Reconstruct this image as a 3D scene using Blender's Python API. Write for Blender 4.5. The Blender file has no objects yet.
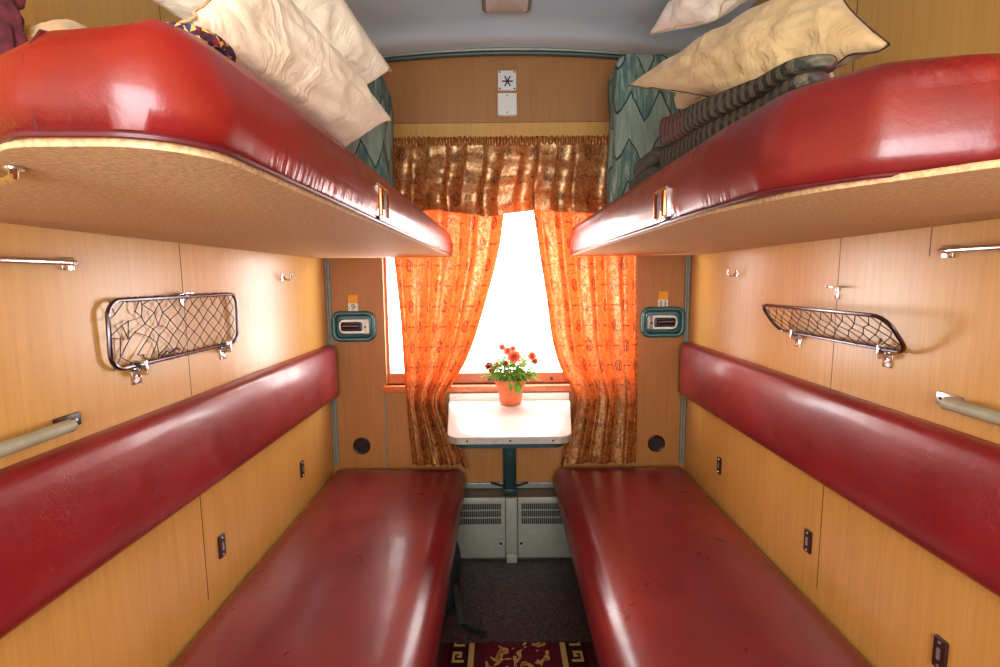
import bpy, bmesh, math, random
from mathutils import Vector, Matrix, noise
random.seed(7)
S = bpy.context.scene
C = S.collection
PI = math.pi

# ------------------------------------------------------------ camera
cam = bpy.data.cameras.new('camera'); co = bpy.data.objects.new('camera', cam); C.objects.link(co)
cam.lens = 17.28; cam.sensor_width = 36; cam.clip_start = 0.02
CAM = Vector((-.035, 0, 1.36))
pitch, yaw, roll = .113, -.002, .009
def rows():
    c, s = math.cos(yaw), math.sin(yaw); A = Matrix(((c, -s, 0), (s, c, 0), (0, 0, 1)))
    c, s = math.cos(pitch), math.sin(pitch); B = Matrix(((1, 0, 0), (0, c, -s), (0, s, c)))
    c, s = math.cos(roll), math.sin(roll); G = Matrix(((c, 0, -s), (0, 1, 0), (s, 0, c)))
    return G @ B @ A
M = rows()
rt, fw, up = M[0], M[1], M[2]
mw = Matrix(((rt[0], up[0], -fw[0], CAM[0]), (rt[1], up[1], -fw[1], CAM[1]), (rt[2], up[2], -fw[2], CAM[2]), (0, 0, 0, 1)))
co.matrix_world = mw
S.camera = co

# ------------------------------------------------------------ world, light, exposure
W = bpy.data.worlds.new('sky'); S.world = W; W.use_nodes = True
bg = W.node_tree.nodes['Background']; bg.inputs[0].default_value = (1.0, .985, .96, 1); bg.inputs[1].default_value = 8.0
def area(name, loc, size, rot, power, col=(1, 1, 1), portal=False, spread=PI):
    l = bpy.data.lights.new(name, 'AREA'); l.shape = 'RECTANGLE'; l.size, l.size_y = size
    l.energy = power; l.color = col; l.spread = spread
    if portal: l.cycles.is_portal = True
    o = bpy.data.objects.new(name, l); o.location = loc; o.rotation_euler = rot; C.objects.link(o); return o
area('window_portal', (0, 2.44, 1.3), (1.2, .95), (-PI/2, 0, 0), 1, portal=True)
area('daylight_through_window', (0.03, 2.62, 1.40), (1.2, 1.0), (-PI/2, 0, 0), 42, (1.0, .99, .96))
area('corridor_window_daylight', (-0.02, -.85, 1.42), (1.1, .9), (PI/2+.15, 0, 0), 54, (.93, .97, 1.0))
S.view_settings.view_transform = 'Standard'; S.view_settings.look = 'None'
S.view_settings.exposure = 0.0; S.view_settings.gamma = 1.0
S.view_settings.use_curve_mapping = False
try:
    S.cycles.max_bounces = 10; S.cycles.diffuse_bounces = 6; S.cycles.transparent_max_bounces = 16
    S.cycles.sample_clamp_indirect = 6; S.cycles.use_denoising = True
    S.cycles.caustics_reflective = False; S.cycles.caustics_refractive = False
except Exception: pass

# ------------------------------------------------------------ materials
def srgb(r, g, b):
    f = lambda c: (c/255/12.92) if c/255 <= .04045 else ((c/255+.055)/1.055)**2.4
    return (f(r), f(g), f(b), 1)
class NT:
    def __init__(s, name):
        s.m = bpy.data.materials.new(name); s.m.use_nodes = True
        s.t = s.m.node_tree; s.b = s.t.nodes['Principled BSDF']; s.out = s.t.nodes['Material Output']
    def n(s, typ, **kw):
        nd = s.t.nodes.new(typ)
        for k, v in kw.items():
            if k.startswith('i_'): nd.inputs[k[2:].replace('_', ' ')].default_value = v
            else: setattr(nd, k, v)
        return nd
    def l(s, a, b): s.t.links.new(a, b)
    def coord(s, kind='Object', scale=(1, 1, 1), loc=(0, 0, 0), rot=(0, 0, 0)):
        tc = s.n('ShaderNodeTexCoord'); mp = s.n('ShaderNodeMapping')
        mp.inputs['Scale'].default_value = scale; mp.inputs['Location'].default_value = loc; mp.inputs['Rotation'].default_value = rot
        s.l(tc.outputs[kind], mp.inputs[0]); return mp.outputs[0]
    def noise(s, co, scale, detail=4, rough=.55, dist=0):
        nd = s.n('ShaderNodeTexNoise'); nd.inputs['Scale'].default_value = scale; nd.inputs['Detail'].default_value = detail
        nd.inputs['Roughness'].default_value = rough; nd.inputs['Distortion'].default_value = dist
        s.l(co, nd.inputs['Vector']); return nd.outputs['Fac']
    def ramp(s, fac, stops, interp='LINEAR'):
        nd = s.n('ShaderNodeValToRGB'); nd.color_ramp.interpolation = interp; e = nd.color_ramp.elements
        while len(e) < len(stops): e.new(.5)
        for a, (p, c) in zip(e, stops): a.position = p; a.color = c if len(c) == 4 else (*c, 1)
        s.l(fac, nd.inputs[0]); return nd.outputs[0]
    def math(s, op, a, b=None, c=None):
        nd = s.n('ShaderNodeMath', operation=op)
        for i, v in enumerate((a, b, c)):
            if v is None: continue
            if isinstance(v, (int, float)): nd.inputs[i].default_value = v
            else: s.l(v, nd.inputs[i])
        return nd.outputs[0]
    def mix(s, fac, a, b, typ='MIX'):
        nd = s.n('ShaderNodeMix', data_type='RGBA', blend_type=typ)
        for i, v in ((0, fac), (6, a), (7, b)):
            if isinstance(v, (int, float)): nd.inputs[i].default_value = v
            elif isinstance(v, tuple): nd.inputs[i].default_value = v
            else: s.l(v, nd.inputs[i])
        return nd.outputs[2]
    def bump(s, h, strength=.3, dist=.002, prev=None):
        nd = s.n('ShaderNodeBump'); nd.inputs['Strength'].default_value = strength; nd.inputs['Distance'].default_value = dist
        s.l(h, nd.inputs['Height'])
        if prev is not None: s.l(prev, nd.inputs['Normal'])
        return nd.outputs[0]
    def fin(s, col=None, rough=.5, normal=None, metal=0, coat=0, spec=.5):
        b = s.b
        if col is not None:
            if isinstance(col, tuple): b.inputs['Base Color'].default_value = col
            else: s.l(col, b.inputs['Base Color'])
        if isinstance(rough, (int, float)): b.inputs['Roughness'].default_value = rough
        else: s.l(rough, b.inputs['Roughness'])
        b.inputs['Metallic'].default_value = metal; b.inputs['Coat Weight'].default_value = coat
        b.inputs['Coat Roughness'].default_value = .15
        b.inputs['Specular IOR Level'].default_value = spec
        if normal is not None: s.l(normal, b.inputs['Normal'])
        return s.m
def plain(name, col, rough=.5, metal=0, coat=0, var=.12, scale=40):
    t = NT(name); co_ = t.coord(); f = t.noise(co_, scale, 3)
    dark = tuple(c*(1-var) for c in col[:3])+(1,); lite = tuple(min(1, c*(1+var)) for c in col[:3])+(1,)
    return t.fin(t.ramp(f, [(.3, dark), (.7, lite)]), rough, None, metal, coat)

def leather(name, base, dark, rough=.27, crack=.5, pucker=None, spec=.5, blotch=True):
    t = NT(name); co_ = t.coord()
    big = t.noise(co_, 3.2, 4)
    c = t.ramp(big, [(.3, dark), (.7, base)])
    n1 = t.noise(co_, 18, 5, .6, .6)
    vo = t.n('ShaderNodeTexVoronoi', feature='DISTANCE_TO_EDGE'); vo.inputs['Scale'].default_value = 62
    wv = t.n('ShaderNodeMixRGB'); wv.inputs[0].default_value = .06
    nn = t.n('ShaderNodeTexNoise'); nn.inputs['Scale'].default_value = 9; nn.inputs['Detail'].default_value = 5; t.l(co_, nn.inputs[0])
    t.l(co_, wv.inputs[1]); t.l(nn.outputs['Color'], wv.inputs[2]); t.l(wv.outputs[0], vo.inputs['Vector'])
    line = t.ramp(vo.outputs['Distance'], [(0, (1, 1, 1)), (.03, (0, 0, 0))])
    mask = t.ramp(t.noise(co_, 11, 4, .7), [(.48, (0, 0, 0)), (.66, (1, 1, 1))])
    lm = t.math('MULTIPLY', line, mask)
    col = t.mix(t.math('MULTIPLY', lm, crack*.55), c, (.42, .12, .10, 1))
    fine = t.noise(co_, 350, 2)
    b1 = t.bump(fine, .12, .001)
    b2 = t.bump(n1, .18, .006, b1)
    b3 = t.bump(lm, .25*crack, .001, b2)
    if pucker:
        z0, z1 = pucker
        ps = t.coord(scale=(60, 60, 5)); pn = t.noise(ps, 1.0, 2)
        sp = t.n('ShaderNodeSeparateXYZ'); t.l(co_, sp.inputs[0])
        lo = t.ramp(sp.outputs['Z'], [(z0, (1, 1, 1)), (z0+.035, (0, 0, 0))])
        hi = t.ramp(sp.outputs['Z'], [(z1-.02, (0, 0, 0)), (z1, (1, 1, 1))])
        mk = t.math('MAXIMUM', lo, hi)
        patch = t.ramp(t.noise(co_, 4, 2), [(.42, (0, 0, 0)), (.6, (1, 1, 1))])
        b3 = t.bump(t.math('MULTIPLY', t.math('MULTIPLY', pn, mk), patch), .9, .012, b3)
    rr = t.ramp(t.noise(co_, 12, 4), [(.3, (rough*.85,)*3), (.75, (rough*1.35,)*3)])
    return t.fin(col, rr, b3, 0, .25, spec)
M_SEAT = leather('red_seat_leather', (.235, .020, .024, 1), (.135, .012, .018, 1), .31, 0.0)
M_BACK = leather('cracked_red_leather', (.29, .014, .018, 1), (.17, .009, .014, 1), .36, 1.0)
M_BUNK = leather('glossy_red_leather', (.29, .011, .007, 1), (.12, .009, .010, 1), .37, .15, pucker=(.004, .115))

def laminate(name, a, b, rough=.36, speck=0.0):
    t = NT(name)
    g = t.noise(t.coord(scale=(55, 55, 2.2)), 1.6, 5, .65, .4)
    g2 = t.noise(t.coord(scale=(6, 6, .7)), 1.0, 3)
    m = t.math('ADD', t.math('MULTIPLY', g, .7), t.math('MULTIPLY', g2, .3))
    col = t.ramp(m, [(.22, a), (.78, b)])
    fine = t.noise(t.coord(scale=(300, 300, 30)), 1, 2)
    return t.fin(col, rough, t.bump(t.math('ADD', g, t.math('MULTIPLY', fine, .4)), .06, .002), 0, 0, .6)
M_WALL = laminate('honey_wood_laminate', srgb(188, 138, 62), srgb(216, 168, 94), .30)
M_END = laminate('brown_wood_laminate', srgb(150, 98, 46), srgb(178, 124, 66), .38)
def underside():
    t = NT('speckled_board'); co_ = t.coord()
    f = t.noise(co_, 160, 3, .7); g = t.noise(co_, 4, 3)
    c = t.mix(t.math('MULTIPLY', g, .5), t.ramp(f, [(.35, srgb(176, 140, 98)), (.65, srgb(228, 196, 150))]), srgb(200, 156, 108))
    return t.fin(c, .62, t.bump(f, .5, .0015))
M_UNDER = underside()
def ceiling_m():
    t = NT('painted_blue_grey_ceiling'); co_ = t.coord(); f = t.noise(co_, 2.0, 3)
    return t.fin(t.ramp(f, [(.3, srgb(196, 226, 248)), (.7, srgb(208, 234, 252))]), .42, t.bump(t.noise(co_, 90, 2), .05, .001))
M_CEIL = ceiling_m()
def floor_m():
    t = NT('dark_linoleum'); co_ = t.coord(); f = t.noise(co_, 150, 2, .8)
    return t.fin(t.ramp(f, [(.40, (.006, .004, .005, 1)), (.66, (.12, .075, .085, 1))]), .45, t.bump(f, .3, .001))
M_FLOOR = floor_m()
M_TRIM = plain('grey_green_metal_trim', srgb(128, 134, 122), .4, .15)
M_DKTRIM = plain('dark_green_trim', srgb(70, 84, 80), .4, .2)
M_HEAT = plain('grey_painted_steel', srgb(150, 158, 146), .4, .15, var=.06)
M_HEATTOP = plain('brown_grey_steel', srgb(104, 96, 80), .5, .1)
M_TEAL = plain('teal_painted_metal', srgb(46, 96, 100), .28, .25, .4)
M_DTEAL = plain('dark_teal_steel', srgb(30, 62, 62), .4, .3)
M_CHROME = plain('chrome', (.75, .75, .76, 1), .16, 1.0, var=.05)
M_STEEL = plain('brushed_steel', (.52, .52, .50, 1), .32, .9, var=.1)
M_GREYPAD = plain('grey_green_plastic_sleeve', srgb(158, 158, 134), .45)
M_DARK = plain('black_plastic', (.012, .012, .012, 1), .4)
M_BROWN = plain('dark_brown_plastic', srgb(48, 22, 16), .4)
M_WHITE = plain('white_plastic', srgb(225, 225, 218), .4, var=.04)
M_TABLE = plain('white_laminate', srgb(240, 240, 236), .22, 0, .3, var=.02)
M_TEDGE = plain('aluminium_edge', srgb(168, 166, 158), .4, .6)
M_WFRAME = plain('orange_varnished_wood', srgb(205, 110, 62), .35, 0, .3, var=.2, scale=8)
M_NET = plain('brown_cord', srgb(64, 46, 42), .7)
M_ROD = plain('dark_chrome_rod', (.13, .11, .13, 1), .2, 1.0)
M_LATCHREFL = plain('orange_reflection_metal', (.62, .20, .08, 1), .22, .9)  # orange reflection inside the bunk latches, put into the metal colour
M_POT = plain('terracotta', srgb(214, 110, 62), .55, var=.1)
M_SOIL = plain('soil', (.04, .02, .012, 1), .9, var=.4)
M_PIPE = plain('dark_red_piping', (.10, .012, .02, 1), .35)
M_PIPEG = plain('pale_edge_band', srgb(190, 180, 140), .5)
M_YEL = plain('yellow_sticker', srgb(222, 158, 30), .5, var=.05)
M_INK = plain('black_ink', (.01, .01, .012, 1), .6)
M_BOLSTER = plain('maroon_wool', srgb(86, 30, 40), .95, var=.45, scale=60)

def cloth(name, base, dark, rough=.85, wr=.5):
    t = NT(name); co_ = t.coord()
    f = t.noise(co_, 6, 5, .6, 1.2)
    w = t.noise(t.coord(scale=(1, 1.6, 1), rot=(.3, .5, .4)), 8, 4, .55, .9)
    weave = t.noise(co_, 500, 1)
    b = t.bump(w, wr, .025); b = t.bump(weave, .15, .0006, b)
    m = t.fin(t.ramp(f, [(.25, dark), (.7, base)]), rough, b, 0, 0, .2)
    t.b.inputs['Sheen Weight'].default_value = .15
    return m
M_PILLOW = cloth('cream_pillow_cotton', srgb(248, 240, 220), srgb(238, 226, 198))
M_PILLOWB = cloth('tan_pillow_cotton', srgb(212, 186, 138), srgb(190, 160, 112))
M_PILLOWW = cloth('pale_pillow_cotton', srgb(248, 240, 226), srgb(232, 216, 198))
M_SEAM = plain('brown_seam_thread', srgb(70, 48, 34), .8)

def plaid(name, a, b, c):
    t = NT(name); co_ = t.coord(); sp = t.n('ShaderNodeSeparateXYZ'); nz = t.n('ShaderNodeTexNoise'); nz.inputs['Scale'].default_value = 14; t.l(co_, nz.inputs[0]); mx = t.n('ShaderNodeMixRGB'); mx.inputs[0].default_value = .02; t.l(co_, mx.inputs[1]); t.l(nz.outputs['Color'], mx.inputs[2]); t.l(mx.outputs[0], sp.inputs[0])
    def stripes(v, k, ph=0):
        s = t.math('SINE', t.math('MULTIPLY_ADD', v, k, ph)); return t.ramp(t.math('MULTIPLY_ADD', s, .5, .5), [(.45, (0, 0, 0)), (.62, (1, 1, 1))])
    s1 = stripes(sp.outputs['Y'], 260); s2 = stripes(t.math('ADD', sp.outputs['Z'], sp.outputs['X']), 330, 1)
    m = t.mix(t.math('MULTIPLY', s1, .45), a, b); m = t.mix(t.math('MULTIPLY', s2, .55), m, c)
    hb = t.math('SINE', t.math('MULTIPLY', t.math('ADD', sp.outputs['Y'], sp.outputs['Z']), 900))
    m = t.mix(t.math('MULTIPLY_ADD', hb, .2, .2), m, (.02, .02, .02, 1))
    pk = t.ramp(t.noise(co_, 7, 2), [(.56, (0, 0, 0)), (.62, (1, 1, 1))])
    m = t.mix(t.math('MULTIPLY', pk, .25), m, (.25, .04, .06, 1))
    return t.fin(m, .95, t.bump(t.noise(co_, 220, 2), .6, .003), 0, 0, .1)
M_PLAID = plaid('dark_plaid_wool', srgb(58, 60, 52), srgb(140, 134, 108), srgb(92, 86, 76))
M_PLAID2 = plaid('grey_green_wool', srgb(92, 94, 78), srgb(82, 84, 70), srgb(74, 62, 54))
def woven():
    t = NT('multicolour_woven_wool'); co_ = t.coord()
    vo = t.n('ShaderNodeTexVoronoi'); vo.inputs['Scale'].default_value = 190; t.l(co_, vo.inputs['Vector'])
    c = t.ramp(t.n('ShaderNodeSeparateColor').outputs[0], [(0, (0, 0, 0, 1)), (1, (1, 1, 1, 1))])
    sp = [n for n in t.t.nodes if n.bl_idname == 'ShaderNodeSeparateColor'][0]; t.l(vo.outputs['Color'], sp.inputs[0])
    c = t.ramp(sp.outputs[0], [(0, srgb(60, 20, 40)), (.35, srgb(40, 50, 90)), (.6, srgb(120, 30, 50)), (.82, srgb(200, 160, 80))], 'CONSTANT')
    return t.fin(c, .95, t.bump(vo.outputs['Distance'], .6, .003))
M_WOVEN = woven()

def zigzag():
    """mattress ticking: bands of zigzag lines over a watery green and blue ground"""
    t = NT('zigzag_mattress_ticking'); co_ = t.coord(); sp = t.n('ShaderNodeSeparateXYZ'); t.l(co_, sp.inputs[0])
    x = t.math('ADD', sp.outputs['X'], sp.outputs['Y'])
    nz = t.noise(co_, 9, 3)
    tri = t.math('PINGPONG', t.math('MULTIPLY', x, 1.0), .055)
    v = t.math('ADD', sp.outputs['Z'], t.math('MULTIPLY', tri, 2.0))
    v = t.math('ADD', v, t.math('MULTIPLY', nz, .05))
    fr = t.math('FRACT', t.math('DIVIDE', v, .17))
    line = t.ramp(fr, [(0, (1, 1, 1)), (.035, (1, 1, 1)), (.05, (0, 0, 0)), (.965, (0, 0, 0)), (.985, (1, 1, 1))])
    cell = t.math('FLOOR', t.math('DIVIDE', v, .17))
    par = t.math('PINGPONG', cell, 1)
    brush = t.noise(t.coord(scale=(60, 60, 9)), 1.0, 4, .7)
    ga = t.ramp(brush, [(.35, srgb(122, 142, 128)), (.65, srgb(150, 166, 150))])
    gb = t.ramp(brush, [(.35, srgb(72, 96, 112)), (.5, srgb(96, 122, 104)), (.68, srgb(158, 172, 160))])
    ground = t.mix(par, ga, gb)
    c = t.mix(line, ground, srgb(44, 56, 58))
    return t.fin(c, .75, t.bump(t.noise(co_, 12, 3), .25, .02), 0, 0, .3)
M_ZIG = zigzag()

def curtain_m(name, tr=.55, gloss=.06):
    t = NT(name); uv = t.coord('UV')
    sp = t.n('ShaderNodeSeparateXYZ'); t.l(uv, sp.inputs[0])
    px, pz = .17, .19
    marks = None
    def cellc(off):
        u = t.math('SUBTRACT', t.math('FRACT', t.math('ADD', t.math('DIVIDE', sp.outputs['X'], px), off[0])), .5)
        v = t.math('SUBTRACT', t.math('FRACT', t.math('ADD', t.math('DIVIDE', sp.outputs['Y'], pz), off[1])), .5)
        return t.math('MULTIPLY', u, px), t.math('MULTIPLY', v, pz)
    def band(v, lo, hi):   # 1 where lo<v<hi
        return t.math('MULTIPLY', t.math('GREATER_THAN', v, lo), t.math('LESS_THAN', v, hi))
    for off in ((0, 0), (.5, .5)):
        u, v = cellc(off)
        d = t.math('SQRT', t.math('ADD', t.math('POWER', t.math('MULTIPLY', u, 1.2), 2), t.math('POWER', v, 2)))
        ring = band(d, .0225, .0285)
        us = t.math('SUBTRACT', u, t.math('MULTIPLY', v, .18))
        b1 = t.math('MULTIPLY', band(us, -.0125, -.005), band(v, -.022, .016))
        b2 = t.math('MULTIPLY', band(us, .004, .0115), band(v, -.027, .019))
        cr = t.math('MULTIPLY', band(t.math('SUBTRACT', v, t.math('MULTIPLY', u, .5)), -.002, .002), band(us, -.013, .0085))
        mk = t.math('MAXIMUM', t.math('MAXIMUM', ring, b1), t.math('MAXIMUM', b2, cr))
        u2, v2 = cellc((off[0]+.5, off[1]))
        seg = t.math('GREATER_THAN', t.math('FRACT', t.math('MULTIPLY', u2, 105)), .22)
        ln = t.math('MULTIPLY', t.math('MULTIPLY', band(v2, -.0034, .0034), band(u2, -.034, .034)), seg)
        mk = t.math('MAXIMUM', mk, ln)
        marks = mk if marks is None else t.math('MAXIMUM', marks, mk)
    dm = t.noise(t.coord('UV'), 48, 3, .6, 1.2)
    dam = t.ramp(dm, [(.42, (0, 0, 0)), (.60, (1, 1, 1))])
    dif = t.mix(t.math('MULTIPLY', dam, .6), srgb(142, 80, 38), srgb(206, 142, 66))
    dif = t.mix(t.math('MULTIPLY', marks, .95), dif, srgb(60, 16, 20))
    tra = t.mix(t.math('MULTIPLY', dam, .35), (.40, .044, .008, 1), (.50, .11, .024, 1))
    tra = t.mix(marks, tra, (.07, .003, .003, 1))
    b = t.bump(dam, .25, .001)
    D = t.n('ShaderNodeBsdfDiffuse'); t.l(dif, D.inputs[0]); t.l(b, D.inputs['Normal'])
    T = t.n('ShaderNodeBsdfTranslucent'); t.l(tra, T.inputs[0])
    G = t.n('ShaderNodeBsdfGlossy'); G.inputs[0].default_value = (.95, .62, .32, 1); G.inputs['Roughness'].default_value = .36; t.l(b, G.inputs['Normal'])
    m1 = t.n('ShaderNodeMixShader'); m1.inputs[0].default_value = tr; t.l(D.outputs[0], m1.inputs[1]); t.l(T.outputs[0], m1.inputs[2])
    gl = t.math('MULTIPLY_ADD', dam, .20, gloss)
    m2 = t.n('ShaderNodeMixShader'); t.l(gl, m2.inputs[0]); t.l(m1.outputs[0], m2.inputs[1]); t.l(G.outputs[0], m2.inputs[2])
    t.l(m2.outputs[0], t.out.inputs[0]); return t.m
M_CURT = curtain_m('orange_gold_satin', .42)
M_VAL = curtain_m('gold_satin_valance', .30, .13)
def glass():
    t = NT('window_glass'); T = t.n('ShaderNodeBsdfTransparent'); G = t.n('ShaderNodeBsdfGlossy'); G.inputs['Roughness'].default_value = .02
    m = t.n('ShaderNodeMixShader'); m.inputs[0].default_value = .05; t.l(T.outputs[0], m.inputs[1]); t.l(G.outputs[0], m.inputs[2]); t.l(m.outputs[0], t.out.inputs[0]); return t.m
M_GLASS = glass()
def leafm(name, a, b, tr=.35):
    t = NT(name); c = t.ramp(t.noise(t.coord(), 30, 2), [(.3, a), (.7, b)])
    D = t.b; t.l(c, D.inputs['Base Color']); D.inputs['Roughness'].default_value = .8; D.inputs['Specular IOR Level'].default_value = .15
    T = t.n('ShaderNodeBsdfTranslucent'); t.l(c, T.inputs[0]); m = t.n('ShaderNodeMixShader'); m.inputs[0].default_value = tr
    t.l(D.outputs[0], m.inputs[1]); t.l(T.outputs[0], m.inputs[2]); t.l(m.outputs[0], t.out.inputs[0]); return t.m
M_LEAF = leafm('fresh_green_leaf', srgb(92, 142, 44), srgb(150, 190, 80), .25)
M_FLOWER = leafm('coral_petals', srgb(214, 88, 62), srgb(235, 130, 100))
M_FLOWERD = leafm('crimson_petals', srgb(170, 40, 50), srgb(200, 70, 70))
def rugm():
    t = NT('patterned_wool_runner'); co_ = t.coord(); sp = t.n('ShaderNodeSeparateXYZ'); t.l(co_, sp.inputs[0])
    X, Y = sp.outputs['X'], sp.outputs['Y']
    ax = t.math('ABSOLUTE', X)
    def band(v, lo, hi): return t.math('MULTIPLY', t.math('GREATER_THAN', v, lo), t.math('LESS_THAN', v, hi))
    fl = t.noise(co_, 26, 2, .4, .8)
    field = t.ramp(fl, [(0, srgb(92, 26, 40)), (.545, srgb(50, 22, 28)), (.575, srgb(196, 158, 96)), (.66, srgb(150, 92, 52))], 'CONSTANT')
    mk = band(ax, 0, .115)
    base = t.mix(mk, srgb(84, 24, 38), field)
    border = band(ax, .175, .25); edge = band(ax, .158, .178)
    # meander key inside the border
    fy = t.math('FRACT', t.math('DIVIDE', Y, .075)); fx = t.math('DIVIDE', t.math('SUBTRACT', ax, .185), .055)
    k1 = t.math('MULTIPLY', band(fy, .12, .28), band(fx, .15, .9)); k2 = t.math('MULTIPLY', band(fy, .12, .80), band(fx, .75, .92))
    k3 = t.math('MULTIPLY', band(fy, .64, .80), band(fx, .30, .9)); k4 = t.math('MULTIPLY', band(fy, .42, .80), band(fx, .30, .46)); k5 = t.math('MULTIPLY', band(fy, .42, .55), band(fx, .30, .62))
    key = t.math('MAXIMUM', t.math('MAXIMUM', k1, k2), t.math('MAXIMUM', t.math('MAXIMUM', k3, k4), k5))
    bc = t.mix(key, srgb(54, 20, 26), srgb(206, 176, 110))
    c = t.mix(border, base, bc); c = t.mix(edge, c, srgb(200, 168, 104))
    return t.fin(c, .95, t.bump(t.noise(co_, 300, 2), .7, .004), 0, 0, .1)
M_RUG = rugm()

# ------------------------------------------------------------ mesh helpers
ORG = {}
def obj(name, bm, mat, parent=None, smooth=True, angle=40):
    me = bpy.data.meshes.new(name)
    if parent is None:
        xs = [v.co for v in bm.verts]
        lo = Vector((min(v[i] for v in xs) for i in range(3))); hi = Vector((max(v[i] for v in xs) for i in range(3)))
        org = Vector(((lo.x+hi.x)/2, (lo.y+hi.y)/2, lo.z)); base = org
    else:
        base = ORG[parent.name]; org = base
    for v in bm.verts: v.co -= base
    bmesh.ops.recalc_face_normals(bm, faces=bm.faces[:])
    if smooth:
        a = math.radians(angle)
        for f in bm.faces: f.smooth = True
        for e in bm.edges:
            if len(e.link_faces) == 2 and e.calc_face_angle(0) > a: e.smooth = False
    bm.to_mesh(me); bm.free()
    o = bpy.data.objects.new(name, me); C.objects.link(o)
    if mat is not None: me.materials.append(mat)
    if parent is None: o.location = base
    else: o.parent = parent
    ORG[o.name] = base.copy()
    return o
def tag(o, label, cat, group=None):
    o['label'] = label; o['category'] = cat
    if group: o['group'] = group
    return o
def thing(name, loc, label, cat, group=None):
    o = bpy.data.objects.new(name, None); C.objects.link(o); o.location = loc; o.empty_display_size = .05
    ORG[o.name] = Vector(loc); return tag(o, label, cat, group)
def struct(name, bm, mat, parent=None, smooth=False):
    o = obj(name, bm, mat, parent, smooth)
    if parent is None: o['kind'] = 'structure'
    return o
def B(): return bmesh.new()
def box(bm, lo, hi, bev=0, seg=2, mat=None):
    lo = Vector(lo); hi = Vector(hi)
    r = bmesh.ops.create_cube(bm, size=1)['verts']
    for v in r:
        v.co = Vector([(lo[i]+hi[i])/2 + v.co[i]*(hi[i]-lo[i]) for i in range(3)])
        if mat is not None: v.co = mat @ v.co
    if bev:
        es = list({e for v in r for e in v.link_edges})
        bmesh.ops.bevel(bm, geom=es, offset=bev, segments=seg, affect='EDGES', profile=.5)
    return bm
def tube(bm, pts, r, closed=False, n=8, caps=True):
    pts = [Vector(p) for p in pts]; N = len(pts); rings = []; ref = None
    for i, p in enumerate(pts):
        a = pts[i-1] if (i > 0 or closed) else p; b = pts[(i+1) % N] if (i < N-1 or closed) else p
        d = (b-a).normalized()
        if ref is None: ref = d.orthogonal().normalized()
        ref = (ref - d*ref.dot(d)).normalized(); s = d.cross(ref)
        rad = r[i] if isinstance(r, (list, tuple)) else r
        rings.append([bm.verts.new(p + (ref*math.cos(2*PI*k/n) + s*math.sin(2*PI*k/n))*rad) for k in range(n)])
    for i in range(N if closed else N-1):
        A, Bq = rings[i], rings[(i+1) % N]
        off = 0
        if closed and i == N-1:
            off = min(range(n), key=lambda q: (A[0].co-Bq[q].co).length)
        for k in range(n): bm.faces.new((A[k], A[(k+1) % n], Bq[(k+1+off) % n], Bq[(k+off) % n]))
    if caps and not closed:
        bm.faces.new(rings[0][::-1]); bm.faces.new(rings[-1])
    return bm
def fillet(pts, seg=10):
    """pts: (x, y, r) -> rounded closed outline"""
    out = []; N = len(pts)
    for i in range(N):
        p = Vector(pts[i][:2]); r = pts[i][2]; a = Vector(pts[i-1][:2]); b = Vector(pts[(i+1) % N][:2])
        if r <= 0: out.append(p); continue
        u = (a-p); v = (b-p); lu, lv = u.length, v.length; u.normalize(); v.normalize()
        th = u.angle(v); d = min(r/math.tan(th/2), lu*.49, lv*.49); r = d*math.tan(th/2)
        c = p + (u+v).normalized()*(r/math.sin(th/2)); s = p+u*d-c; e = p+v*d-c
        a0 = math.atan2(s.y, s.x); a1 = math.atan2(e.y, e.x); da = (a1-a0+PI) % (2*PI)-PI
        for k in range(seg+1):
            t = a0+da*k/seg; out.append(c+Vector((math.cos(t), math.sin(t)))*r)
    return out
def densify(o, step):
    out = []
    for i, p in enumerate(o):
        q = o[(i+1) % len(o)]; L = (q-p).length; n = max(1, int(L/step))
        for k in range(n): out.append(p.lerp(q, k/n))
    return out
def loft(bm, outline, prof, F=None, caps=True, wf=None):
    """outline 2D, prof [(inset, h)] ; F maps (x, y, h) to 3D"""
    F = F or (lambda x, y, h: Vector((x, y, h)))
    N = len(outline)
    area_ = sum(outline[i].x*outline[(i+1) % N].y-outline[(i+1) % N].x*outline[i].y for i in range(N))
    sg = 1 if area_ > 0 else -1
    nor = []
    for i in range(N):
        a, b = outline[i-1], outline[(i+1) % N]; d = (b-a).normalized(); nor.append(Vector((-d.y, d.x))*sg)
    rings = []
    lo = Vector((min(p.x for p in outline), min(p.y for p in outline))); hi = Vector((max(p.x for p in outline), max(p.y for p in outline)))
    def cl(p, ins):
        if ins <= 0: return p
        return Vector((min(max(p.x, lo.x+ins), hi.x-ins), min(max(p.y, lo.y+ins), hi.y-ins)))
    for ins, h in prof:
        if wf and ins > .025:
            pp = [cl(outline[i]+nor[i]*(ins+(wf(outline[i])-1)*.03), ins) for i in range(N)]
            for _ in range(int(ins*400)): pp = [(pp[i-1]+pp[i]*2+pp[(i+1) % N])/4 for i in range(N)]
            rings.append([bm.verts.new(F(*q, h)) for q in pp]); continue
        rings.append([bm.verts.new(F(*cl(outline[i]+nor[i]*(ins+((wf(outline[i])-1)*min(ins, .03) if wf and ins > 0 else 0)), ins), h)) for i in range(N)])
    for A, Q in zip(rings, rings[1:]):
        for i in range(N): bm.faces.new((A[i], A[(i+1) % N], Q[(i+1) % N], Q[i]))
    if caps:
        for rg in (rings[0][::-1], rings[-1]):
            keep = []
            for v in rg:
                if not keep or (v.co-keep[-1].co).length > 1e-5: keep.append(v)
            cc = sum((v.co for v in rg), Vector())/len(rg); cv = bm.verts.new(cc)
            for i in range(len(rg)):
                a, b = rg[i], rg[(i+1) % len(rg)]
                bm.faces.new((a, b, cv))
    bmesh.ops.remove_doubles(bm, verts=bm.verts[:], dist=2e-5)
    return bm
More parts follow.
